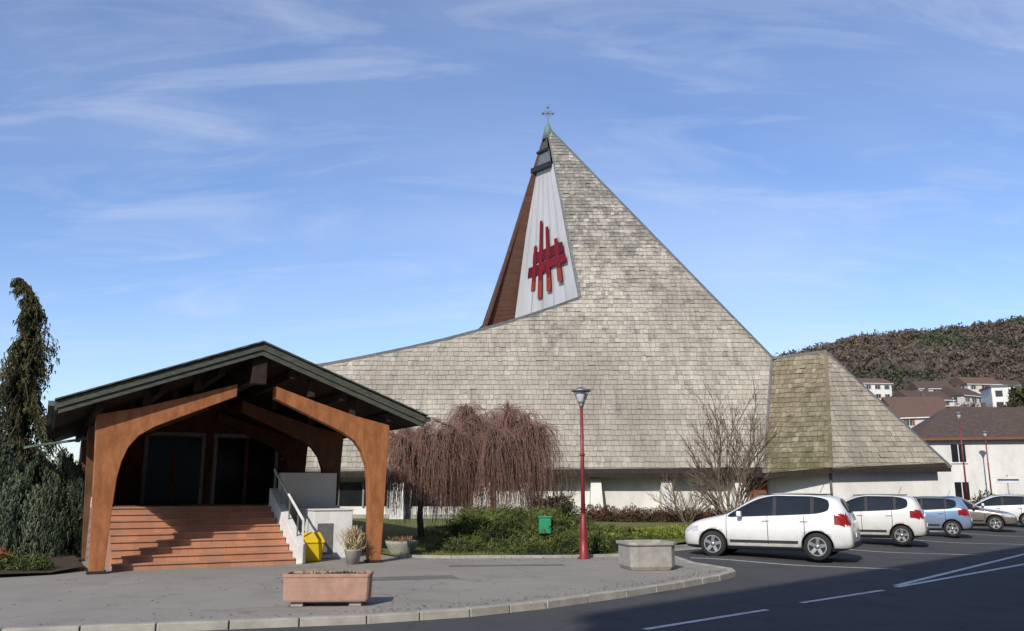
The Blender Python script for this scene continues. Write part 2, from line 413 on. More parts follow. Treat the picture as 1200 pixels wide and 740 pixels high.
beds=[(-2.9,22.3),(-1.5,22.0),(1.5,22.2),(3.5,22.9),(3.9,25),(9,30.6)]
eg=group('lawn_edging')
for i in range(len(beds)-1): beam('edging_%d'%i,(*beds[i],.02),(*beds[i+1],.02),.08,.10,M['concrete'],eg,b=.01)

# ---------------------------------------------------------------- church
ch=group('church')
Ap=(2.16,48.0,23.0); B=(3.47,42.27,11.2); Rr=(12.53,40.66,7.89)
TF=(2.37,46.63,20.2); TB=(1.35,49.12,20.7); Dp=(0,53.15,12.4); Cp=(-1.85,53.33,12.03)
def fy(z): return 38+.485*(z-2.4)
ridge=[(-16,fy(6.35),6.35),(-12.4,fy(6.95),6.95),(-8.78,fy(7.54),7.54),(-6.9,fy(7.95),7.95),(-4.98,fy(8.40),8.40),(-3.3,fy(8.84),8.84),(-1.68,fy(9.32),9.32),(-.3,fy(9.76),9.76),(.85,fy(10.17),10.17),(2.2,fy(10.68),10.68)]
main=[(11.52,38,2.4),Rr,Ap,B]+ridge[::-1]+[(-16,38,2.4)]
shingles('front_shingle_roof',main,M['shingle'],ch)
def quad(name,pts,mat,par=ch,t=0):
    return mesh(name,pts,[tuple(range(len(pts)))],mat,par)
def by(z): return 58-.485*(z-2.4)
quad('back_roof_outer',[(14.5,by(2.4),2.4),(13.5,by(8),8),Ap,Cp,(-6,by(8.3),8.3),(-16,by(6.3),6.3),(-16,by(2.4),2.4)],M['rooftop'])
quad('back_roof_inner_soffit',[(12,by(8)-.35,8),(Ap[0],Ap[1]-.3,Ap[2]-.35),(Cp[0],Cp[1]-.35,Cp[2]),(-2.6,by(9)-.35,9)],M['soffit'])
beam('back_roof_edge',Ap,(Cp[0]-.15,Cp[1]+.1,Cp[2]-1.2),.16,.42,M['soffit'],ch,up=(0,1,.3))
beam('back_roof_edge_flashing',(Ap[0]-.1,Ap[1]+.1,Ap[2]),(Cp[0]-.28,Cp[1]+.2,Cp[2]-1.2),.07,.5,M['zinc'],ch,up=(0,1,.3))
quad('right_roof',[Rr,(14.2,58,7.2),(13.8,58,8),Ap],M['rooftop'])
quad('right_roof_low',[Rr,(11.52,38.05,2.4),(14.6,58,2.4),(14.2,58,7.2)],M['rooftop'])
bk=[(x-.2,by(z)-.1 if z>6 else 55,z-.9) for x,y,z in ridge]
vs=[(x,y+.1,z-.08) for x,y,z in ridge]+bk; n=len(ridge)
mesh('low_roof_top',vs,[(i,i+1,n+i+1,n+i) for i in range(n-1)],M['rooftop'],ch)
pr=ridge+[B]
for i in range(len(pr)-1):
    p=Vector(pr[i]);q=Vector(pr[i+1]); o=Vector((0,.05,.05)); e=(q-p).normalized()*.04
    beam('ridge_flashing_%d'%i,p+o-e,q+o+e,.16,.18,M['zinc'],ch,b=.01)
beam('hip_flashing',Vector(Rr)+Vector((.02,0,.02)),Vector(Ap)+Vector((.02,0,.02)),.12,.12,M['zinc'],ch)
beam('window_gap_edge',Vector(B)+Vector((0,.12,0)),Vector(Ap)+Vector((0,.12,-.1)),.14,.3,M['zinc'],ch,up=(0,1,.4))
quad('front_roof_inner_soffit',[(B[0]+.05,B[1]+.3,B[2]-.6),(TF[0],TF[1]+.3,TF[2]),(11,fy(8)+.3,8)],M['soffit'])
quad('window_panel',[(Dp[0],Dp[1]-.4,Dp[2]-1.5),(B[0]+.15,B[1]+.25,B[2]-1.2),TF,TB],M['panel'])
Pn=(Vector(B)-Vector(Dp)).cross(Vector(TB)-Vector(Dp)).normalized()
if Pn.x>0: Pn=-Pn
def pan(u_,v_,off=.05):
    bl=Vector(Dp);br_=Vector((B[0],B[1],B[2])); p=(bl.lerp(Vector(TB),v_)).lerp(br_.lerp(Vector(TF),v_),u_)
    return p+Pn*off
def bar(name,u0,u1,v0,v1,mat,off):
    mesh(name,[pan(u0,v0,off),pan(u1,v0,off),pan(u1,v1,off),pan(u0,v1,off)],[(0,1,2,3)],mat,ch)
for i in range(1,6):
    bar('panel_joint_%d'%i,i/6-.002,i/6+.002,-.03,.98,M['metal'],.015)
# flat lattice of red glass: verticals & short horizontals, butt-layered a few mm apart
bars=[(.31,.375,.15,.46,'red1'),(.43,.50,.08,.62,'red1'),(.575,.645,.11,.56,'red1'),(.75,.82,.15,.45,'red1')]
for i,(a,b2,c,d,k) in enumerate(bars): bar('red_window_vertical_%d'%i,a,b2,c,d,M[k],.034)
for i,(a,b2,c,d,k) in enumerate([(.22,.58,.25,.32,'red2'),(.30,.90,.34,.41,'red2'),(.50,.92,.27,.325,'red1')]): bar('red_window_horizontal_%d'%i,a,b2,c,d,M[k],.026)
for i,(a,b2,c,d,k) in enumerate([(.31,.375,.15,.21,'red3'),(.43,.50,.08,.20,'red3'),(.575,.645,.11,.2,'red3'),(.75,.82,.15,.24,'red3')]): bar('red_window_tip_%d'%i,a,b2,c,d,M[k],.042)
L1=Vector(TF).lerp(Vector(Ap),.42); L2=Vector(TB).lerp(Vector(Ap),.42)
quad('spire_louvre',[Vector(TF)+Vector((-.1,0,-.1)),L1+Vector((-.1,0,0)),L2+Vector((-.1,0,0)),Vector(TB)+Vector((-.1,0,-.1))],M['metal'])
quad('spire_cap',[L1+Vector((-.16,-.05,-.1)),Vector(Ap)+Vector((-.1,0,.05)),L2+Vector((-.16,.05,-.1))],M['fascia'])
beam('spire_louvre_sill',Vector(TF)+Vector((-.15,0,0)),Vector(TB)+Vector((-.15,0,0)),.15,.3,M['blackpl'],ch)
beam('spire_louvre_head',L1+Vector((-.15,0,0)),L2+Vector((-.15,0,0)),.15,.14,M['blackpl'],ch)
lathe('spire_cone',[(.36,-.75),(.20,0),(.07,.35),(.05,.4)],M['copper'],ch,(Ap[0],Ap[1],Ap[2]-.02),12)
a=Vector(Ap)
beam('cross_upright',a+Vector((0,0,.3)),a+Vector((0,0,1.35)),.06,.06,M['zinc'],ch,up=(0,1,0))
beam('cross_arm',a+Vector((-.3,0,.95)),a+Vector((.3,0,.95)),.06,.06,M['zinc'],ch)
for i,(dx,dz) in enumerate(((-.3,.95),(.3,.95),(0,1.35))):
    lathe('cross_tip_%d'%i,[(.01,-.1),(.10,0),(.01,.1)],M['zinc'],ch,(a.x+dx,a.y,a.z+dz),8)
for s1 in (-1,1):
    for s2 in (-1,1): beam('cross_ray_%d%d'%(s1,s2),a+Vector((0,0,.95)),a+Vector((s1*.2,0,.95+s2*.2)),.035,.035,M['zinc'],ch)
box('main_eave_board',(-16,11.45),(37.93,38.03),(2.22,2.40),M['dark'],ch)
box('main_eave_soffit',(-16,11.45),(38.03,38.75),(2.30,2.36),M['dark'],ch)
box('main_wall',(-16,11.9),(38.75,39.1),(-.2,2.42),M['white'],ch)
for i,x in enumerate((-8.2,-5.0,-1.2,.6,3.7,6.8,10.0)):
    vs=[(x-.22,38.74,2.2),(x+.22,38.74,2.2),(x+.22,38.3,2.2),(x-.22,38.3,2.2),(x-.34,38.74,-.1),(x+.34,38.74,-.1),(x+.34,37.75,-.1),(x-.34,37.75,-.1)]
    o=mesh('buttress_%d'%i,vs,[(3,2,1,0),(4,5,6,7),(0,1,5,4),(1,2,6,5),(2,3,7,6),(3,0,4,7)],M['white'],ch); bev(o,.02)
for i,(x0,x1) in enumerate(((-15.5,-13),(-12.5,-10),(-7.7,-5.5),(-4.5,-1.8))):
    box('window_glass_%d'%i,(x0,x1),(38.70,38.74),(1.0,2.0),M['glass'],ch)
    for j,xx in enumerate((x0,(x0+x1)/2,x1)): box('window_frame_%d_%d'%(i,j),(xx-.04,xx+.04),(38.66,38.745),(.95,2.05),M['metal'],ch)
box('plinth',(-16,11.3),(38.66,38.745),(-.2,.62),M['concrete'],ch)
box('side_door',(10.55,11.35),(38.68,38.748),(.1,2.18),M['door'],ch)
mesh('left_end_wall',[(-15.9,38.8,0),(-15.9,55,0),(-15.9,54.5,5.4),(-15.9,fy(6.3)+.1,6.2),(-15.9,38.8,2.4)],[(0,1,2,3,4)],M['white'],ch)
P=(14.7,39.5,8.04); E0=(13.35,36.2,2.55); E1=(18.4,36.3,2.62); E2=(18.9,46,2.6); Lq=(10.95,37.72,2.36); P2=(13.2,44,7.9)
shingles('annex_left_roof_lower',[Lq,E0,P],M['shingle2'],ch,outward=(-1,-1,.3))
shingles('annex_left_roof_upper',[Lq,P,Rr],M['shingle2'],ch,outward=(-1,-1,.3))
shingles('annex_front_roof',[E0,E1,P],M['shingle3'],ch,outward=(0,-1,.3))
quad('annex_right_roof',[E1,E2,P2,P],M['rooftop'])
quad('annex_top',[P,P2,Rr],M['rooftop'])
beam('annex_hip_cap_left',Vector(E0)+Vector((-.02,-.03,.03)),Vector(P)+Vector((-.02,-.03,.03)),.14,.07,M['shingle2'],ch,up=(-.5,-1,.3))
beam('annex_hip_cap_right',E1,P,.12,.1,M['zinc'],ch)
beam('annex_ridge',P,Rr,.14,.12,M['zinc'],ch)
beam('annex_valley',Vector(Lq)+Vector((-.03,-.05,.03)),Vector(Rr)+Vector((-.03,-.05,.03)),.1,.05,M['zinc'],ch,up=(-.5,-1,0))
beam('annex_eave_left',(Lq[0],Lq[1]+.05,Lq[2]-.1),(E0[0],E0[1]+.05,E0[2]-.1),.06,.18,M['dark'],ch)
beam('annex_eave_front',(E0[0],E0[1]+.05,E0[2]-.1),(E1[0],E1[1]+.05,E1[2]-.1),.06,.18,M['dark'],ch)
wl=[(11.45,38.7),(13.55,36.75),(18.05,36.8),(18.4,46)]
for i in range(3):
    (x0,y0),(x1,y1)=wl[i],wl[i+1]
    mesh('annex_wall_%d'%i,[(x0,y0,-.2),(x1,y1,-.2),(x1,y1,2.6),(x0,y0,2.5)],[(0,1,2,3)],M['white'],ch)
mesh('annex_soffit',[(10.95,37.75,2.3),(13.35,36.25,2.44),(18.4,36.35,2.5),(18.05,36.85,2.5),(13.55,36.8,2.44),(11.4,38.75,2.3)],[(0,1,2,3,4,5)],M['dark'],ch)
beam('downpipe',(13.45,36.68,0),(13.45,36.68,2.45),.08,.08,M['zinc'],ch,up=(0,1,0))

# ---------------------------------------------------------------- porch
po=group('entrance_porch',(-5.6,18.93,0),math.radians(28.3))
HW=3.95; EZ=3.42; AZ=4.9; sl=(AZ-EZ)/HW
def roofslab(side):
    s=side; t=.2; k='r' if s>0 else 'l'
    pts=[(0,AZ),(s*HW,EZ),(s*HW,EZ-t),(0,AZ-t)]
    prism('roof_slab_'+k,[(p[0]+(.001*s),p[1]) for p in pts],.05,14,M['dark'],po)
    pts=[(0,AZ+.05),(s*(HW+.06),EZ+.03),(s*(HW+.06),EZ),(0,AZ+.005)]
    prism('roof_covering_'+k,pts,-.06,14,M['rooftop'],po)
    prism('barge_board_'+k,[(0,AZ-.005),(s*HW,EZ-.005),(s*HW,EZ-.15),(0,AZ-.15)],-.02,.05,M['fascia'],po)
    prism('barge_board_lower_'+k,[(0,AZ-.155),(s*(HW-.02),EZ-.155),(s*(HW-.02),EZ-.26),(0,AZ-.27)],.015,.07,M['fascia'],po)
    box('eave_fascia_'+k,tuple(sorted((s*HW,s*(HW+.05)))),(.0,14),(EZ-.2,EZ-.005),M['fascia'],po)
    beam('gutter_'+k,(s*(HW+.11),0.02,EZ-.06),(s*(HW+.11),14,EZ-.10),.12,.10,M['zinc'],po)
    for i,f in enumerate((.2,.5,.8)):
        z=AZ-.31-f*HW*sl
        box('purlin_%d_%s'%(i,k),tuple(sorted((s*f*HW-.07,s*f*HW+.07))),(.25,14),(z-.12,z+.08),M['dark'],po)
    # small wood shakes along the gable edge
    for i in range(26):
        f0=i/26; f1=(i+.93)/26
        z0=AZ+.052-f0*(HW+.06)*sl; z1=AZ+.052-f1*(HW+.06)*sl
        vs=[(s*f0*(HW+.06),-.075,z0),(s*f1*(HW+.06),-.075,z1),(s*f1*(HW+.06),.4,z1+.012),(s*f0*(HW+.06),.4,z0+.012),(s*f0*(HW+.06),-.075,z0-.03),(s*f1*(HW+.06),-.075,z1-.03+U(-.01,.01))]
        mesh('edge_slate_%d_%s'%(i,k),vs,[(0,1,2,3),(4,5,1,0)],M['fascia'] if i%2 else M['zinc'],po)
roofslab(1);roofslab(-1)
box('ridge_block',(-.16,.16),(.15,.42),(4.0,4.62),M['dark'],po,.01)
box('ridge_beam',(-.12,.12),(.43,14),(4.1,4.5),M['dark'],po,.01)
def frame(i,y,mat):
    for s in (-1,1):
        k='r' if s>0 else 'l'
        inner=[(2.80,0.02),(2.76,1.2),(2.72,1.9),(2.66,2.25),(2.55,2.55),(2.36,2.80),(2.05,3.00),(1.6,3.20),(.42,3.72)]
        outer=[(.42,4.00),(1.4,3.68),(2.4,3.38),(2.95,3.26),(3.20,3.2),(3.22,3.05),(3.18,2.4),(3.14,1.4),(3.08,0.02)]
        pts=[(s*a,b2) for a,b2 in inner+outer]
        prism('timber_frame_%d_%s'%(i,k),pts,y,y+.24,mat,po,.012)
        box('post_shoe_%d_%s'%(i,k),tuple(sorted((s*2.76,s*3.12))),(y-.03,y+.27),(0,.06),M['blackpl'],po,.01)
        for j,(xa,zt) in enumerate(((2.2,3.9),(1.2,4.3))): box('rafter_block_%d_%d_%s'%(i,j,k),tuple(sorted((s*xa,s*(xa+.14)))),(y+.02,y+.2),(zt-.5,zt),M['dark'],po)
for i,y in enumerate((.40,4.1,7.8)): frame(i,y,M['glulam'] if i==0 else M['glulamshade'])  # inner frames get the timber with shade in its colour
for i in range(9):
    y0=.9+.34*i
    box('step_%d'%i,(-2.62,1.2),(y0,4.0),(.14*i+(0.001 if i==0 else 0),.14*(i+1)-.035),M['step'],po)
    box('step_tread_%d'%i,(-2.64,1.2),(y0-.03,4.0),(.14*(i+1)-.035,.14*(i+1)),M['step'],po,.006)
box('platform',(-3.0,3.1),(4.0,14),(-.1,1.255),M['step'],po)
box('platform_side',(1.2,3.12),(3.9,4.0),(0,1.26),M['white'],po)
prism_pts=[(.85,0),(.85,.42),(3.95,1.72),(3.95,0)]
n=len(prism_pts)
vs=[(1.22,p[0],p[1]) for p in prism_pts]+[(1.42,p[0],p[1]) for p in prism_pts]
o=mesh('stair_side_wall',vs,[tuple(range(n)),tuple(range(2*n-1,n-1,-1))]+[(i,i+n,(i+1)%n+n,(i+1)%n) for i in range(n)],M['whitepaint'],po); bev(o,.01)
beam('handrail',(1.32,.8,.98),(1.32,3.95,2.2),.05,.05,M['whitepaint'],po,b=.01)
beam('handrail_low',(1.32,.8,.98),(1.32,.8,.02),.04,.04,M['whitepaint'],po,up=(0,1,0))
for i in range(4):
    y=1.3+i*.85; beam('rail_post_%d'%i,(1.32,y,.5+(y-.85)*.42-.1),(1.32,y,.98+(y-.8)*.387),.03,.03,M['metal'],po,up=(0,1,0))
box('platform_parapet',(1.45,3.0),(3.86,4.02),(1.0,2.12),M['white'],po,.01)
box('platform_parapet_side',(2.96,3.1),(4.35,7.7),(1.2,2.15),M['white'],po,.01)
box('service_box',(1.95,2.95),(2.2,3.84),(0,1.16),M['whitepaint'],po,.015)
box('service_box_lid',(1.92,2.98),(2.17,3.85),(1.16,1.2),M['white'],po,.01)
box('service_box_door',(2.05,2.45),(2.185,2.2),(.1,.85),M['metal'],po)
box('side_wall_left',(-3.0,-2.66),(4.0,7.7),(0,1.5),M['white'],po,.01)
box('dark_side_screen_left',(-3.05,-2.98),(5.2,14),(1.5,3.4),M['dark'],po)
beam('side_canopy',(-3.2,5.2,2.95),(-4.5,5.0,2.70),.9,.05,M['copper'],po)
box('back_wall',(-3.0,3.0),(8.1,8.3),(1.25,4.4),M['glulamshade'],po)
for i,(a,b2) in enumerate(((-1.5,.1),(.45,2.3))):
    box('door_glass_%d'%i,(a,b2),(8.04,8.09),(1.27,3.2),M['doorglass'],po)
    for j,xx in enumerate((a,(a+b2)/2,b2)):
        box('door_frame_%d_%d'%(i,j),(xx-.05,xx+.05),(7.99,8.085),(1.27,3.25),M['glulamshade'] if j==1 else M['concrete'],po)
    box('door_head_%d'%i,(a-.05,b2+.05),(7.985,8.08),(3.25,3.36),M['concrete'],po)
for i in range(4): box('notice_board_slat_%d'%i,(2.45,2.9),(8.02,8.09),(2.6+.2*i,2.74+.2*i),M['concrete'],po)
box('link_building',(-2.9,2.9),(8.4,20),(0,3.4),M['white'],po)

gb=group('yellow_grit_bin',(-4.78,21.05,0),math.radians(28))
o=mesh('bin_body',[(-.2,-.16,0),(.2,-.16,0),(.2,.16,0),(-.2,.16,0),(-.24,-.2,.44),(.24,-.2,.44),(.24,.2,.6),(-.24,.2,.6)],[(3,2,1,0),(4,5,6,7),(0,1,5,4),(1,2,6,5),(2,3,7,6),(3,0,4,7)],M['yellow'],gb); bev(o,.02)
o=mesh('bin_lid',[(-.26,-.22,.43),(.26,-.22,.43),(.26,.22,.61),(-.26,.22,.61),(-.26,-.22,.48),(.26,-.22,.48),(.26,.22,.67),(-.26,.22,.67)],[(3,2,1,0),(4,5,6,7),(0,1,5,4),(1,2,6,5),(2,3,7,6),(3,0,4,7)],M['yellow'],gb); bev(o,.015)

# ---------------------------------------------------------------- street furniture
def lamp(name,x,y,H=4.25,mat=None,z0=0):
    mat=mat or M['redpost']; g=group(name,(x,y,z0))
    lathe('base',[(.16,0),(.16,.03),(.11,.06),(.095,.5),(.085,.95),(.06,1.0),(.055,1.1)],mat,g,seg=14)
    lathe('column',[(.055,1.05),(.048,H*.6),(.045,H*.6+.01),(.04,H-.5)],mat,g,seg=12)
    lathe('collar',[(.07,-.03),(.075,0),(.05,.04)],mat,g,(0,0,H*.6),12)
    lathe('lantern_neck',[(.04,0),(.07,.06),(.05,.1),(.06,.12)],M['metal'],g,(0,0,H-.52),12)
    lathe('lantern_bowl',[(.07,0),(.11,.05),(.15,.28),(.14,.3)],M['headlight'],g,(0,0,H-.4),14)
    lathe('lantern_roof',[(.25,0),(.25,.03),(.14,.07),(.10,.09),(.03,.12)],M['metal'],g,(0,0,H-.1),16)
    for i in range(4):
        a=i*math.pi/2+.4
        beam('bracket_%d'%i,(.07*math.cos(a),.07*math.sin(a),H-.42),(.22*math.cos(a),.22*math.sin(a),H-.09),.015,.015,M['metal'],g)
    return g
lamp('street_lamp',1.78,21.9)
lamp('street_lamp',28.7,55,6.6); lamp('street_lamp',35.2,64,6.0)
cp=group('concrete_planter',(2.9,19.1,0),math.radians(12))
def rectlathe(name,rings,mat,par,ch_=.12):
    vs=[];fs=[]
    for hx,hy,z in rings:
        c_=ch_
        for x,y in ((-hx+c_,-hy),(hx-c_,-hy),(hx,-hy+c_),(hx,hy-c_),(hx-c_,hy),(-hx+c_,hy),(-hx,hy-c_),(-hx,-hy+c_)): vs.append((x,y,z))
    for k in range(len(rings)-1):
        for i in range(8): fs.append((k*8+i,k*8+(i+1)%8,k*8+8+(i+1)%8,k*8+8+i))
    fs.append(tuple(range(7,-1,-1)))
    fs.append(tuple(range((len(rings)-1)*8,len(rings)*8)))
    o=mesh(name,vs,fs,mat,par); bev(o,.012); return o
rectlathe('tub',[(.46,.46,0),(.50,.50,.08),(.50,.50,.5),(.54,.54,.52),(.54,.54,.58),(.46,.46,.58),(.46,.46,.5)],M['concrete'],cp)
mesh('tub_soil',[(-.4,-.4,.51),(.4,-.4,.51),(.4,.4,.51),(-.4,.4,.51)],[(0,1,2,3)],M['soil'],cp)
pk=group('pink_flower_trough',(-2.72,13.2,0),math.radians(4))
rectlathe('trough',[(.60,.25,.07),(.61,.26,.10),(.625,.27,.41),(.635,.28,.415),(.635,.28,.46),(.58,.22,.46),(.58,.22,.40)],M['pinkstone'],pk,.03)
for i,x in enumerate((-.42,.42)): box('foot_%d'%i,(x-.09,x+.09),(-.2,.2),(0,.08),M['concrete'],pk,.01)
mesh('trough_soil',[(-.56,-.2,.43),(.56,-.2,.43),(.56,.2,.43),(-.56,.2,.43)],[(0,1,2,3)],M['soil'],pk)
leaves('trough_plants',lambda:((U(-.5,.5) if R()<.3 else .2+random.gauss(0,.1),U(-.15,.15),.44),U(0,.6)),170,.04,M['juniper'],pk,-1.2)
leaves('trough_dead_stems',lambda:((-.25+random.gauss(0,.1),U(-.1,.1),.44),U(0,.5)),60,.07,M['straw'],pk,-1.8,.12)
og=group('ornamental_grass_pot',(-3.65,20.3,0))
lathe('pot',[(.14,0),(.2,.3),(.22,.32),(.18,.33)],M['concrete'],og,seg=16)
def gg():
    a=U(0,6.28); r=abs(random.gauss(0,.11)); return ((r*math.cos(a),r*math.sin(a),.3+U(0,.35)*(1-r)),R())
leaves('dry_grass',gg,700,.22,M['straw'],og,-2.2,.08)
sb=group('stone_bowl_planter',(-2.9,23.2,0)); lathe('bowl',[(.28,0),(.3,.05),(.42,.28),(.44,.36),(.38,.36),(.36,.3)],M['concrete'],sb,seg=24)
leaves('bowl_plants',lambda:((random.gauss(0,.16),random.gauss(0,.16),.33+U(0,.08)),R()),300,.09,M['litter'],sb,-1,.2)
gr=group('green_litter_bin',(.9,24.0,.1))
lathe('post',[(.03,0),(.03,.9)],M['metal'],gr,seg=8); box('bin',(-.17,.17),(-.16,.02),(.40,.82),M['green'],gr,.03); box('bin_hood',(-.19,.19),(-.18,.04),(.82,.87),M['green'],gr,.015)
s2=group('direction_sign',(30.5,53.5,0)); lathe('pole',[(.035,0),(.035,2.6)],M['metal'],s2,seg=8); box('board',(-.7,.7),(-.08,-.04),(2.1,2.5),M['whitepaint'],s2,.01); box('board_band',(-.65,.65),(-.085,-.0801),(2.25,2.35),M['signblue'],s2)

# ---------------------------------------------------------------- vegetation
def blobgen(blobs):
    wts=[b[3]*b[4] for b in blobs]
    def g():
        cx,cy,cz,rx,rz=random.choices(blobs,wts)[0]
        d=Vector((random.gauss(0,1),random.gauss(0,1),abs(random.gauss(0,1)))).normalized()
        rr=1+.30*mn.noise(d*2.3+Vector((cx,cy,cz)))+.18*mn.noise(d*7+Vector((cx,cy,0)))
        k=rr*(1-abs(random.gauss(0,.12)))
        p=(cx+d.x*rx*k,cy+d.y*rx*k,cz+d.z*rz*k)
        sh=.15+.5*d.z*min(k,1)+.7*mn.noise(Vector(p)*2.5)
        return p,sh
    return g
def shrub(name,blobs,n,size,mat,droop=-.6,asp=.4):
    g=group(name)
    leaves('foliage',blobgen(blobs),n,size,mat,g,droop,asp)
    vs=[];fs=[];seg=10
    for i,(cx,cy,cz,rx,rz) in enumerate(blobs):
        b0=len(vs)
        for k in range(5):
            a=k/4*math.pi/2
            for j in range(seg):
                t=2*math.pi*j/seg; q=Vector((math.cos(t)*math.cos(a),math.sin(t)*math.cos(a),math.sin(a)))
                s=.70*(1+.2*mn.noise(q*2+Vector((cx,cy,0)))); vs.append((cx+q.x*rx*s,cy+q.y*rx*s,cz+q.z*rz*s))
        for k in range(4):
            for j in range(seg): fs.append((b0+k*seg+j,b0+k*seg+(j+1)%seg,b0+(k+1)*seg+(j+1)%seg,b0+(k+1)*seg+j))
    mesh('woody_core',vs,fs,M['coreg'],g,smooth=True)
    return g
jb=[]
for i in range(44):
    x=U(-1.5,3.3); y=U(23.0,27.5)
    if x<0 and y<23.4: y+=.6
    h=U(.35,.65)+(.45 if (y>24.3 and x<2.0) else 0)
    if abs(x-.9)<.5 and y<24.2: h=.3
    jb.append((x,y,lawnz(x,y)-.05,U(.55,.95),h))
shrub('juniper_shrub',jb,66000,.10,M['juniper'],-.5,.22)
lb=[]
for i in range(18):
    t=i/17; x=2.5+5.4*t+U(-.3,.3); y=26.3+4*t+U(-.6,.8); lb.append((x,y,lawnz(x,y)-.05,U(.6,.9),U(.2,.36)))
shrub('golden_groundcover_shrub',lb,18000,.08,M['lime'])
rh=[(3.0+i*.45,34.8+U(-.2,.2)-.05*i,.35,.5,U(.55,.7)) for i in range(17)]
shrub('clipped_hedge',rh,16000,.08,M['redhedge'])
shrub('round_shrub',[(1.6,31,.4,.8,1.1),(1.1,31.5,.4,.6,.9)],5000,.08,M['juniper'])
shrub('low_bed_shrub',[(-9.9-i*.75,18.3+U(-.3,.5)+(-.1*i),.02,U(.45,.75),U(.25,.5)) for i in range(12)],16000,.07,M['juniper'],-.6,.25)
fl=group('red_flower_clump'); leaves('petals',lambda:((-10.4+random.gauss(0,.16),17.9+random.gauss(0,.1),.42+random.gauss(0,.05)),R()),80,.045,M['flower'],fl)
leaves('stems',lambda:((-10.4+random.gauss(0,.18),17.9+random.gauss(0,.12),U(.05,.4)),R()),200,.09,M['juniper'],fl)
def inl():
    x=U(-3,9);y=U(22.2,31)
    if y<22.4 or x>4+(y-25)*.9: return None
    return ((x,y,lawnz(x,y)),.5+.6*mn.noise(Vector((x,y,0))))
leaves('lawn_grass_blades',inl,38000,.07,M['grassb'],None,-3,.12)

def weeping(name,cx,cy,H,r,n,mat):
    g=group(name)
    vs=[];fs=[];rn=[]
    curves('trunk',[[(Vector((cx,cy,0)),.09),(Vector((cx+.1,cy,H*.5)),.07),(Vector((cx,cy,H*.9)),.04)]],M['bark'],g,2)
    tiers=[(U(0,6.283),U(.15,1)) for _ in range(42)]
    for _ in range(n):
        ta,tr=random.choice(tiers)
        a=ta+random.gauss(0,.10); rr=r*tr*(1+random.gauss(0,.05))
        top=H*(1-.5*(rr/r)**2)*(1+.12*math.sin(ta*7+tr*5))
        L=U(.35,1.1)*H*.42; x=cx+rr*math.cos(a); y=cy+rr*math.sin(a)*.9
        z=top-(.55*H*(1-tr)*R() if R()<.5 else U(0,.12*H))
        if R()<.3: z-=U(.2,.5)*H
        k=int(L/.08); sh0=U(0,1)*.5+.5*((math.sin(ta*5+tr*9)+1)/2)
        sw=Vector((math.cos(a),math.sin(a),0))*U(0,.2)
        for j in range(k):
            zz=z-j*.08
            if zz<.05: break
            for q in range(2):
                i=len(vs); p=Vector((x+random.gauss(0,.02),y+random.gauss(0,.02),zz))+sw*(j/k); s=Vector((U(-1,1),U(-1,1),0)).normalized()*.018
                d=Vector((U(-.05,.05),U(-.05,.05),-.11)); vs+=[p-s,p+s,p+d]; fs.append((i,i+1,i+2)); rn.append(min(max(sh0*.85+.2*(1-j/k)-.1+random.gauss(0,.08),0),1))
    mesh('foliage',vs,fs,mat,g,rnd=rn)
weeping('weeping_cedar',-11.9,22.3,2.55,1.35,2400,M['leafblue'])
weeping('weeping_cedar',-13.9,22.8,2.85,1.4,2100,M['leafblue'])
cf=group('conifer_tree')
def trunkp(z):
    t=max(0,(z-6.6)/1.5); return Vector((-14.85+.12*math.sin(z)-.50*t**1.6,26+.1*math.cos(z*1.3),z-.16*t*t*t))
curves('trunk',[[(trunkp(z*.5),.16*(1-z*.5/9.5)+.015) for z in range(0,18)]],M['bark'],cf,2)
vs=[];fs=[];rn=[];sp=[]
for i in range(430):
    z=.8+7.75*(R()**.9); a=U(0,6.283)
    irr=1+.9*mn.noise(Vector((math.cos(a)*1.2,math.sin(a)*1.2,z*1.1)))
    Lb=(1.55*(1-(z/8.7))**.85+.12)*U(.45,1.25)*max(irr,.3)
    if z>7.4: Lb=min(Lb,.25)
    o=trunkp(z); dx=math.cos(a);dy=math.sin(a); pts=[]
    m_=7; sh0=U(.0,.9)
    for k in range(m_+1):
        t=k/m_; p=o+Vector((dx*Lb*t,dy*Lb*t,.15*Lb*t-.85*Lb*t*t)); pts.append((p,.018*(1-t)+.004))
        hang=.55*U(.4,1.3)*min(1,Lb)
        for j in range(int(5+hang*17)):
            zz=U(0,hang)*(.3+t); q=p+Vector((random.gauss(0,.04),random.gauss(0,.04),-zz))
            s=Vector((U(-1,1),U(-1,1),U(-.3,.3))).normalized()*.028; d=Vector((U(-.07,.07),U(-.07,.07),-.14))
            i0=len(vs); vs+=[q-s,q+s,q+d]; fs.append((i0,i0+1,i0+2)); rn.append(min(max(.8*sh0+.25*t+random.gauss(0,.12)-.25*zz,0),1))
    sp.append(pts)
curves('branches',sp,M['bark'],cf,0)
mesh('foliage',vs,fs,M['leafdark'],cf,rnd=rn)
shrub('background_shrub',[(-18-i*1.5,30+U(-1,1),0,1.6,U(1.4,2.0)) for i in range(6)]+[(-13.2,27.5,0,1.0,1.2)],12000,.14,M['leafdark'])

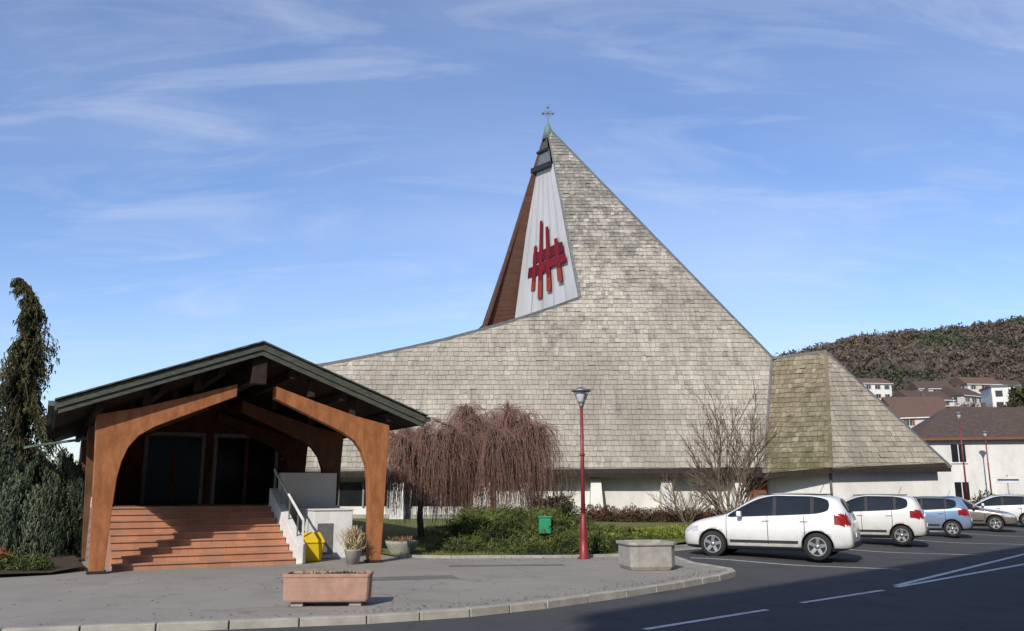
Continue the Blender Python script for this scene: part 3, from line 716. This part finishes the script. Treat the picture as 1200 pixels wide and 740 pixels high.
def willow(name,cx,cy,H,r,n,z0=.2,nf=16,xs_=1.0):
    g=group(name); sp=[]
    forks=[]
    fk=Vector((cx,cy,z0+H*.45))
    tr=[[(Vector((cx+.08,cy,z0-.1)),.11),(Vector((cx,cy,z0+.6)),.09),(Vector((cx+.04,cy,z0+1.2)),.085),(fk,.07)]]
    for i in range(nf):
        a=6.283*i/nf+U(-.3,.3); k=U(.3,.85); tip=Vector((cx+r*k*math.cos(a)*xs_,cy+r*k*math.sin(a),z0+H*(1-.30*k*k)*U(.88,1.02)))
        mid=fk.lerp(tip,.5)+Vector((U(-.15,.15),U(-.15,.15),.4)); q=fk.lerp(tip,.2)+Vector((0,0,.15))
        tr.append([(fk,.055),(q,.045),(mid,.03),(tip,.016)]); forks.append((mid,tip))
    curves('trunk_and_limbs',tr,M['bark'],g,2)
    for _ in range(n):
        m1,t1=random.choice(forks); s=m1.lerp(t1,U(-.1,1.1))
        a=U(0,6.283); out=U(.1,.9)*r*.5
        d=Vector((math.cos(a),math.sin(a),0)); c2=Vector((s.x-cx,s.y-cy,0))
        if c2.length>.01: d=(d+c2.normalized()*.6).normalized()
        up=U(.02,.42); drop=(s.z-z0)*U(.15,.95)
        pts=[]; wob=Vector((random.gauss(0,.07),random.gauss(0,.07),0))
        for k in range(9):
            t=k/8; h=up*math.sin(min(t*3,math.pi/2)) - drop*max(0,t-.15)**1.25/(.85**1.25)
            xy=out*(1-(1-t)**1.9)
            pts.append((s+d*xy+wob*math.sin(t*5)+Vector((random.gauss(0,.03),random.gauss(0,.03),h)),.0078*(1-t*.6)))
        sp.append(pts)
    curves('weeping_twigs',sp,M['redtwig'],g,0)
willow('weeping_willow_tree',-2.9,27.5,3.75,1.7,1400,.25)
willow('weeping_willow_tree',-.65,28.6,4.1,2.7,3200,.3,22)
def bare(name,x,y,z0,H,stems,spread=.5,seed=1,th=.05):
    rs=random.Random(seed); g=group(name); sp=[]
    def br(p,d,L,r,lv):
        pts=[(p.copy(),r)]; n_=5; q=p.copy(); dd=d.copy()
        for k in range(n_):
            dd=(dd+Vector((rs.gauss(0,.09),rs.gauss(0,.09),rs.gauss(.03,.05)))).normalized(); q=q+dd*L/n_; pts.append((q.copy(),r*(1-.6*(k+1)/n_)))
            if lv>0 and k>=0:
                for _ in range(2 if lv>1 else 3):
                    if rs.random()<.8:
                        ax=Vector((rs.gauss(0,1),rs.gauss(0,1),rs.gauss(.2,.5))).normalized()
                        br(q.copy(),(dd+ax*.62).normalized(),L*rs.uniform(.35,.6),r*.5*(1-.5*k/n_)+.002,lv-1)
        sp.append(pts)
    for i in range(stems):
        a=6.283*i/stems+rs.uniform(-.3,.3); d=Vector((math.cos(a)*spread,math.sin(a)*spread,1)).normalized()
        br(Vector((x+.1*math.cos(a),y+.1*math.sin(a),z0)),d,H*rs.uniform(.7,1),th,3 if stems<4 else 2)
    curves('branches',sp,M['barkgrey'],g,0)
bare('bare_tree',7.45,29.9,.25,3.5,8,.36,5,.045)
bare('bare_shrub',1.0,29.5,.3,1.6,7,.6,8,.02)
bare('bare_shrub',6.6,33,.4,1.5,7,.6,9,.02)

# ---------------------------------------------------------------- cars
def car(name,x,y,rz,paint,L=4.35,H=1.63,W=.91,kind='hatch',rw=.33,fb=.86,wb=2.6):
    g=group(name,(x,y,roadz(x,y)),math.radians(rz))
    if kind=='hatch':
        st=[(0.00,.36,.58,.62,.55,.42,''),(.06,.26,.68,.74,.74,.55,''),(.22,.22,.80,.87,.85,.66,''),(.55,.2,.89,.97,.90,.74,''),(1.05,.2,.97,1.06,.91,.78,''),
            (1.22,.2,1.0,1.10,.915,.76,'ws'),(2.0,.2,1.03,1.56,.92,.64,'cab'),(2.44,.2,1.05,1.62,.92,.65,'pil'),(2.50,.2,1.05,1.625,.92,.65,'cab'),(3.38,.2,1.10,1.61,.915,.645,'pil'),(3.44,.2,1.105,1.60,.915,.64,'cab'),
            (3.84,.21,1.16,1.545,.90,.62,'post'),(4.02,.22,1.17,1.49,.89,.60,'rw'),(4.24,.28,1.03,1.12,.87,.68,''),(4.31,.32,.82,.90,.84,.66,''),(4.35,.38,.62,.68,.74,.6,'')]
    else:
        st=[(0.00,.36,.56,.60,.55,.42,''),(.06,.26,.66,.70,.74,.55,''),(.22,.22,.76,.82,.85,.66,''),(.6,.2,.85,.91,.90,.74,''),(1.2,.2,.93,1.0,.91,.78,''),
            (1.35,.2,.96,1.04,.915,.74,'ws'),(2.05,.2,.99,1.52,.92,.62,'cab'),(2.44,.2,1.0,1.60,.92,.62,'pil'),(2.50,.2,1.0,1.60,.92,.62,'cab'),(3.20,.2,1.03,1.55,.915,.60,'rw'),(3.85,.21,1.06,1.14,.90,.74,''),
            (4.1,.22,1.06,1.13,.89,.74,''),(4.27,.28,1.0,1.08,.87,.7,''),(4.32,.32,.82,.90,.84,.66,''),(4.35,.38,.62,.68,.74,.6,'')]
    sx=L/4.35; sz=H/1.64; sw=W/.92
    verts=[];faces=[];mi=[];rings=[]
    for (X,zb,belt,top,w,wr,tag) in st:
        X=X*sx-L/2; belt*=sz;top*=sz;w*=sw;wr*=sw
        half=[(0,zb),(w*.84,zb),(w*.96,zb+.07),(w,zb+(belt-zb)*.45),(w*.985,belt-.07),(w*.95,belt),(wr,top-.055),(wr*.86,top-.012),(0,top+.018)]
        ring=half+[(-a,b2) for a,b2 in half[-2:0:-1]]
        rings.append([len(verts)+i for i in range(len(ring))]); verts+=[(X,a,b2) for a,b2 in ring]
    n=len(rings[0])
    for s in range(len(st)-1):
        tag=st[s][6]
        for i in range(n):
            j=(i+1)%n; faces.append((rings[s][i],rings[s][j],rings[s+1][j],rings[s+1][i]))
            k=i if i<8 else n-1-i
            m_=0
            if tag in('ws','cab') and k==5: m_=1
            if tag=='pil' and k==5: m_=2
            if tag in('ws','rw') and k in (7,): m_=1
            if tag=='rw' and kind!='hatch' and k==5: m_=1
            if k==0: m_=2
            mi.append(m_)
    faces.append(tuple(rings[0][::-1])); mi.append(0); faces.append(tuple(rings[-1])); mi.append(0)
    mats=[paint,M['glass'],M['blackpl'],M['taillight'],M['headlight']]
    o=mesh('body_raw',verts,faces,mats,None,mi,True)
    bm=bmesh.new(); bm.from_mesh(o.data); bmesh.ops.recalc_face_normals(bm,faces=bm.faces[:])
    cl=bm.edges.layers.float.get('crease_edge') or bm.edges.layers.float.new('crease_edge')
    for e in bm.edges:
        fa=[f.material_index for f in e.link_faces]
        if len(set(fa))>1: e[cl]=.85
    bm.to_mesh(o.data); bm.free()
    m_=o.modifiers.new('s','SUBSURF'); m_.levels=2; m_.render_levels=2
    fx=fb*sx-L/2; rx=fx+wb
    cutters=[]
    for wx in (fx,rx):
        for s in (-1,1):
            y0,y1=sorted((s*(W-.30),s*(W+.2)))
            c=lathe('cut',[(rw+.055,y0),(rw+.055,y1)],mats[0],None,(wx,0,rw),28,axis='Y')
            c.data.materials.clear()
            for q in mats: c.data.materials.append(q)
            bb=bmesh.new(); bb.from_mesh(c.data); bmesh.ops.recalc_face_normals(bb,faces=bb.faces[:])
            for f in bb.faces: f.material_index=2
            bb.to_mesh(c.data); bb.free()
            bo=o.modifiers.new('b','BOOLEAN'); bo.operation='DIFFERENCE'; bo.object=c; bo.solver='EXACT'; cutters.append(c)
    C.view_layer.update()
    dg=C.evaluated_depsgraph_get(); me=bpy.data.meshes.new_from_object(o.evaluated_get(dg))
    for c in cutters: bpy.data.objects.remove(c)
    bpy.data.objects.remove(o)
    for p in me.polygons:
        c=p.center; ay=abs(c.y)
        if p.material_index==0:
            if kind=='hatch' and c.x>L/2-.42 and c.x<L/2-.02 and ay>W*.70 and .84*sz<c.z<1.12*sz: p.material_index=3
            if c.x>L/2-.25 and ay>W*.55 and .76*sz<c.z<.98*sz and kind!='hatch': p.material_index=3
            if c.x<-L/2+.48*sx and c.x>-L/2+.03 and ay>W*.50 and .64*sz<c.z<.80*sz: p.material_index=4
            if c.x<-L/2+.2 and ay<W*.5 and .40<c.z<.56: p.material_index=2
    body=bpy.data.objects.new('body',me); col.objects.link(body); body.parent=g
    for nm,wx in (('front',fx),('rear',rx)):
        for s in (-1,1):
            yy=s*(W-.12); k_='l' if s<0 else 'r'
            lathe('tyre_%s_%s'%(nm,k_),[(rw*.62,-.10),(rw*.93,-.105),(rw,-.08),(rw,.08),(rw*.93,.105),(rw*.62,.10)],M['rubber'],g,(wx,yy,rw),28,axis='Y')
            lathe('rim_%s_%s'%(nm,k_),[(.02,-.02),(rw*.55,-.02),(rw*.67,-.11),(rw*.67,.11),(rw*.55,.02),(.02,.02)],M['blackpl'],g,(wx,yy,rw),24,axis='Y')
            for k in range(5):
                a=2*math.pi*k/5+.2
                beam('spoke_%s_%s_%d'%(nm,k_,k),(wx+.02*math.cos(a),yy+s*.095,rw+.02*math.sin(a)),(wx+rw*.66*math.cos(a),yy+s*.11,rw+rw*.66*math.sin(a)),.08,.03,M['alloy'],g,up=(0,1,0))
            lathe('hub_%s_%s'%(nm,k_),[(.01,-.02),(.06,-.02),(.06,.02),(.01,.02)],M['alloy'],g,(wx,yy+s*.10,rw),12,axis='Y')
            vs=[];fs=[]
            for q in range(24):
                a=2*math.pi*q/24
                for r_ in (rw*.60,rw*.69): vs.append((wx+r_*math.cos(a),yy+s*.128,rw+r_*math.sin(a)))
            for q in range(24): j=(q+1)%24; fs.append((2*q,2*q+1,2*j+1,2*j))
            mesh('rim_lip_%s_%s'%(nm,k_),vs,fs,M['alloy'],g)
    for s in (-1,1):
        k_='l' if s<0 else 'r'
        mx=1.62*sx-L/2
        a,b2=sorted((s*(W+.0),s*(W+.17)))
        box('mirror_'+k_,(mx-.07,mx+.05),(a,b2),(1.03*sz,1.17*sz),paint,g,.03)
        for k,hx in enumerate((2.25,3.2)):
            a,b2=sorted((s*(W*.975),s*(W*1.02)))
            box('handle_%d_%s'%(k,k_),(hx*sx-L/2-.09,hx*sx-L/2+.09),(a,b2),(.93*sz,.955*sz),paint,g,.006)
        a,b2=sorted((s*(W*.97),s*(W*1.012)))
        box('side_moulding_'+k_,(fx+rw+.12,rx-rw-.12),(a,b2),(.40,.455),M['blackpl'],g,.008)
        if kind=='hatch' : beam('roof_rail_'+k_,(2.05*sx-L/2,s*.59*sw,1.585*sz),(3.75*sx-L/2,s*.57*sw,1.59*sz),.03,.03,M['blackpl'],g,b=.008)
    box('rear_plate',(L/2-.02,L/2+.012),(-.26,.26),(.55,.66),M['plate'],g,.004)
    box('front_plate',(-L/2-.012,-L/2+.03),(-.26,.26),(.42,.53),M['plate'],g,.004)
    box('rear_bumper_skirt',(L/2-.15,L/2+.01),(-W*.78,W*.78),(.30,.46),M['blackpl'],g,.03)
    beam('antenna',(3.5*sx-L/2,0,H-.02),(3.62*sx-L/2,0,H+.2),.012,.012,M['blackpl'],g,up=(0,1,0))
    return g
white=carpaint('white_car_paint',(.76,.76,.75)); white2=carpaint('white_car_paint_b',(.68,.67,.64))
blue=carpaint('light_blue_car_paint',(.20,.30,.45),.3); taupe=carpaint('taupe_car_paint',(.20,.17,.15),.4)
car('parked_car',6.80,23.15,-28,white,4.30,1.64,.92)
car('parked_car',11.45,28.8,-28,white2,3.95,1.58,.86,rw=.30,wb=2.45)
car('parked_car',15.5,33.6,-28,blue,3.75,1.47,.83,rw=.29,wb=2.35)
car('parked_car',19.6,38.3,152,taupe,4.3,1.47,.88,kind='sedan',rw=.31,wb=2.6)
car('parked_car',23.4,42.3,-28,white,4.2,1.5,.87,rw=.31,wb=2.5)
car('parked_car',28.5,47.2,-28,taupe,4.0,1.5,.87,rw=.31,wb=2.4)

# ---------------------------------------------------------------- houses
def house(name,x,y,z0,w,d,h,rh,rz,wall,roof,hip=0,rows=1,cols=4,shut=True):
    g=group(name,(x,y,z0),math.radians(rz))
    box('walls',(-w/2,w/2),(-d/2,d/2),(-3,h),wall,g)
    o=.5; hx=w/2+o; hy=d/2+o; r=hx-hip
    vs=[(-hx,-hy,h-.1),(hx,-hy,h-.1),(hx,hy,h-.1),(-hx,hy,h-.1),(-r,0,h+rh),(r,0,h+rh)]
    mesh('roof',vs,[(0,1,5,4),(1,2,5),(2,3,4,5),(3,0,4),(3,2,1,0)],roof,g)
    box('eave_board',(-hx,hx),(-hy-.03,-hy+.03),(h-.25,h-.08),M['whitepaint'] if shut else M['door'],g)
    box('chimney',(w*.2,w*.2+.7),(.3,.9),(h+rh*.3,h+rh+.9),M['redtile'],g)
    fl=h/rows
    for rr in range(rows):
        zb=rr*fl+fl*.33; zt=zb+min(1.35,fl*.5)
        for c in range(cols):
            cx=-w/2+w*(c+.5)/cols
            box('window_%d_%d'%(rr,c),(cx-.5,cx+.5),(-d/2-.03,-d/2+.02),(zb,zt),M['glass'],g)
            box('sill_%d_%d'%(rr,c),(cx-.6,cx+.6),(-d/2-.1,-d/2-.035),(zb-.1,zb),M['whitepaint'],g)
            box('mullion_%d_%d'%(rr,c),(cx-.03,cx+.03),(-d/2-.05,-d/2-.031),(zb,zt),M['whitepaint'],g)
            if shut:
                for s in (-1,1): box('shutter_%d_%d_%d'%(rr,c,s),tuple(sorted((cx+s*.53,cx+s*.95))),(-d/2-.06,-d/2-.005),(zb,zt),M['door'] if c%2 else M['metal'],g)
        for c in range(max(1,int(d/4))):
            cy=-d/2+d*(c+.5)/max(1,int(d/4))
            box('side_window_%d_%d'%(rr,c),(-w/2-.03,-w/2+.02),(cy-.5,cy+.5),(zb,zt),M['glass'],g)
            box('side_sill_%d_%d'%(rr,c),(-w/2-.1,-w/2-.035),(cy-.6,cy+.6),(zb-.1,zb),M['whitepaint'],g)
    return g
house('white_house',43.5,70,0,22,11,5.7,2.7,-12,M['white'],M['tile'],4,2,4,False)
house('village_house',38,96,0,10,9,5.5,3,15,M['cream'],M['tile'],0,2,3)
hs=[(84,150,'white','redtile'),(92,170,'cream','tile'),(101,165,'white','redtile'),(112,178,'white','tile'),(78,168,'cream','redtile'),(122,200,'white','tile'),(96,205,'cream','redtile'),(138,215,'white','redtile'),(110,230,'white','tile'),(88,235,'cream','tile'),(150,250,'white','redtile'),(128,245,'cream','tile'),(72,130,'white','tile'),(100,140,'cream','tile'),(118,150,'white','redtile'),(135,275,'white','tile'),(158,290,'cream','redtile'),(120,285,'white','redtile'),(172,300,'white','tile')]
for i,(x,y,a,b2) in enumerate(hs):
    house('village_house',x,y,groundh(x,y)-.3+(2 if y>270 else 0),U(9,13),U(8,10),U(4.5,6.0),U(2,3.0),U(-40,40),M[a],M[b2],0,2,3)
ab=group('apartment_block',(128,212,groundh(128,212)),math.radians(-15)); box('walls',(-9,9),(-5,5),(-2,9),M['white'],ab); box('roof',(-9.3,9.3),(-5.3,5.3),(9,9.5),M['zinc'],ab)
for i in range(3):
    for j in range(6): box('window_%d_%d'%(i,j),(-8.2+j*2.9,-6.6+j*2.9),(-5.04,-4.98),(1+i*2.8,2.5+i*2.8),M['glass'],ab)
BH=24.0
oa=group('unseen_shadow_building',(0,-8.9,-.1),math.radians(45))  # unseen building added behind the camera, sized to shade the near road
box('walls',(-16,72),(-12,0),(0,BH-.6),M['cream'],oa); box('roof_slab',(-16.2,72.2),(-12.2,.25),(BH-.6,BH),M['zinc'],oa)
for i in range(7):
    for j in range(24):
        xx=-14.5+j*3.6
        box('window_%d_%d'%(i,j),(xx,xx+1.5),(-.02,.03),(1.2+i*3.2,2.9+i*3.2),M['glass'],oa)
def tree_mass(name,pts,mat,n,size):
    g=group(name); leaves('foliage',blobgen(pts),n,size,mat,g,-.3,.6)
    curves('trunks',[[((p[0],p[1],p[2]-6),.2),((p[0],p[1],p[2]+p[4]*.5),.1)] for p in pts],M['bark'],g,1)
tree_mass('evergreen_tree',[(45.0,75,5.5,1.6,5.0),(46,75,4,2.2,4.5),(44.3,75.5,3.5,2.4,3)],M['leafdark'],9000,.35)
shrub('garden_hedge',[(30+i*1.1,57+i*.3,0,.9,U(1.0,1.5)) for i in range(14)],9000,.16,M['leafdark'])
pts=[]
for i in range(150):
    x=U(50,210);y=U(115,270); pts.append((x,y,groundh(x,y)+U(1,2),U(2,3.6),U(2.5,5)))
tree_mass('distant_village_trees',pts,M['baretrees'],42000,.55)

# ---------------------------------------------------------------- hill
vs=[];fs=[]; NX=420;NY=110
def hillh(x,y):
    prof=104*sm((x-60)/420)*.50+54+18*math.sin(x*.006+1)
    prof*=sm((x+150)/420)
    return prof*sm((y-300)/270)
def hz_(x,y):
    h=hillh(x,y)
    b1=mn.noise(Vector((x*.012,y*.012,0)))*9*sm((y-300)/200)
    b2=abs(mn.noise(Vector((x*.13,y*.13,2))))*6.0+mn.noise(Vector((x*.4,y*.4,5)))*2.0
    return h+b1+b2-3+(groundh(x,400)*.4 if x>10 else 0)
for j in range(NY+1):
    for i in range(NX+1):
        x=-160+i*3.0; y=260+j*4.0
        vs.append((x,y,hz_(x,y)))
for j in range(NY):
    for i in range(NX): a=j*(NX+1)+i; fs.append((a,a+1,a+NX+2,a+NX+1))
hg=group('forested_hill')
mesh('hill_terrain',vs,fs,M['hill'],hg)
crowns=[]
for _ in range(5200):
    y=U(300,600); x=y*U(.22,.75); crowns.append((x,y,hz_(x,y),U(1.8,3.6),R()))
def hl(ev):
    def g():
        x,y,z,r,t=random.choice(crowns)
        e=mn.noise(Vector((x*.018,y*.018,9)))+.25*(t-.5)
        if (e>.24)!=ev: return None
        d=Vector((random.gauss(0,1),random.gauss(0,1),abs(random.gauss(0,1)))).normalized()*r*U(.6,1)
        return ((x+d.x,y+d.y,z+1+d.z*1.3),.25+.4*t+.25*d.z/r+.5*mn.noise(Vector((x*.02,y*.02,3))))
    return g
leaves('woodland_crowns',hl(False),80000,1.3,M['baretrees'],hg,-.2,.75)
leaves('evergreen_crowns',hl(True),60000,1.3,M['pines'],hg,-.2,.75)

# ---------------------------------------------------------------- light
az=math.radians(21); el=math.radians(34)
sd=Vector((-math.sin(az)*math.cos(el),-math.cos(az)*math.cos(el),math.sin(el)))
L=bpy.data.lights.new('sun','SUN'); L.energy=4.4; L.angle=math.radians(.5); L.color=(1,.94,.84)
lo=bpy.data.objects.new('sun',L); lo.rotation_euler=(-sd).to_track_quat('-Z','Y').to_euler(); col.objects.link(lo)
w=bpy.data.worlds.new('World'); scene.world=w; w.use_nodes=True; nt=w.node_tree
bg=nt.nodes['Background']; bg.inputs[1].default_value=.13
sky=nt.nodes.new('ShaderNodeTexSky'); sky.sky_type='NISHITA'; sky.sun_disc=False; sky.sun_elevation=el; sky.sun_rotation=math.atan2(sd.x,sd.y)
sky.air_density=1.1; sky.dust_density=.4; sky.ozone_density=3.0
tc=nt.nodes.new('ShaderNodeTexCoord'); sp=nt.nodes.new('ShaderNodeSeparateXYZ'); nt.links.new(tc.outputs['Generated'],sp.inputs[0])
mx=N(nt,'ShaderNodeMath',operation='MAXIMUM'); nt.links.new(sp.outputs['Z'],mx.inputs[0]); mx.inputs[1].default_value=0
ad=N(nt,'ShaderNodeMath',operation='ADD'); nt.links.new(mx.outputs[0],ad.inputs[0]); ad.inputs[1].default_value=.25
dv=N(nt,'ShaderNodeVectorMath',operation='DIVIDE'); nt.links.new(tc.outputs['Generated'],dv.inputs[0])
cb=N(nt,'ShaderNodeCombineXYZ')
for i in range(3): nt.links.new(ad.outputs[0],cb.inputs[i])
nt.links.new(cb.outputs[0],dv.inputs[1])
def cl(scale,rot,scl,lo_,hi_,dist,rough=.5):
    mp=N(nt,'ShaderNodeMapping'); mp.inputs['Rotation'].default_value=(0,0,math.radians(rot)); mp.inputs['Scale'].default_value=scl
    nt.links.new(dv.outputs[0],mp.inputs[0])
    n_=N(nt,'ShaderNodeTexNoise'); n_.inputs['Scale'].default_value=scale; n_.inputs['Detail'].default_value=9; n_.inputs['Roughness'].default_value=rough; n_.inputs['Distortion'].default_value=dist
    nt.links.new(mp.outputs[0],n_.inputs['Vector']); return ramp(nt,n_.outputs['Fac'],lo_,hi_)
c1=cl(.9,25,(1,1.7,1),.42,.80,.4); c2=cl(2.0,-16,(1,3.2,1),.50,.85,.8,.62)
m1=N(nt,'ShaderNodeMath',operation='MULTIPLY_ADD'); nt.links.new(c1,m1.inputs[0]); m1.inputs[1].default_value=.30
m2=N(nt,'ShaderNodeMath',operation='MULTIPLY'); nt.links.new(c2,m2.inputs[0]); m2.inputs[1].default_value=.42; nt.links.new(m2.outputs[0],m1.inputs[2])
tint=mixc(nt,1.0,sky.outputs[0],(1.08,1.10,1.30),'MULTIPLY')
out=mixc(nt,m1.outputs[0],tint,(5.6,6.2,7.4))
nt.links.new(out,bg.inputs[0])

cam=bpy.data.cameras.new('camera'); cam.sensor_width=36; cam.lens=30; cam.clip_end=6000; cam.clip_start=.1
co=bpy.data.objects.new('camera',cam); co.location=(0,0,1.65); co.rotation_euler=(math.radians(90+11.6),0,0); col.objects.link(co); scene.camera=co
scene.view_settings.view_transform='Standard'; scene.view_settings.look='None'; scene.view_settings.exposure=0
print('done')
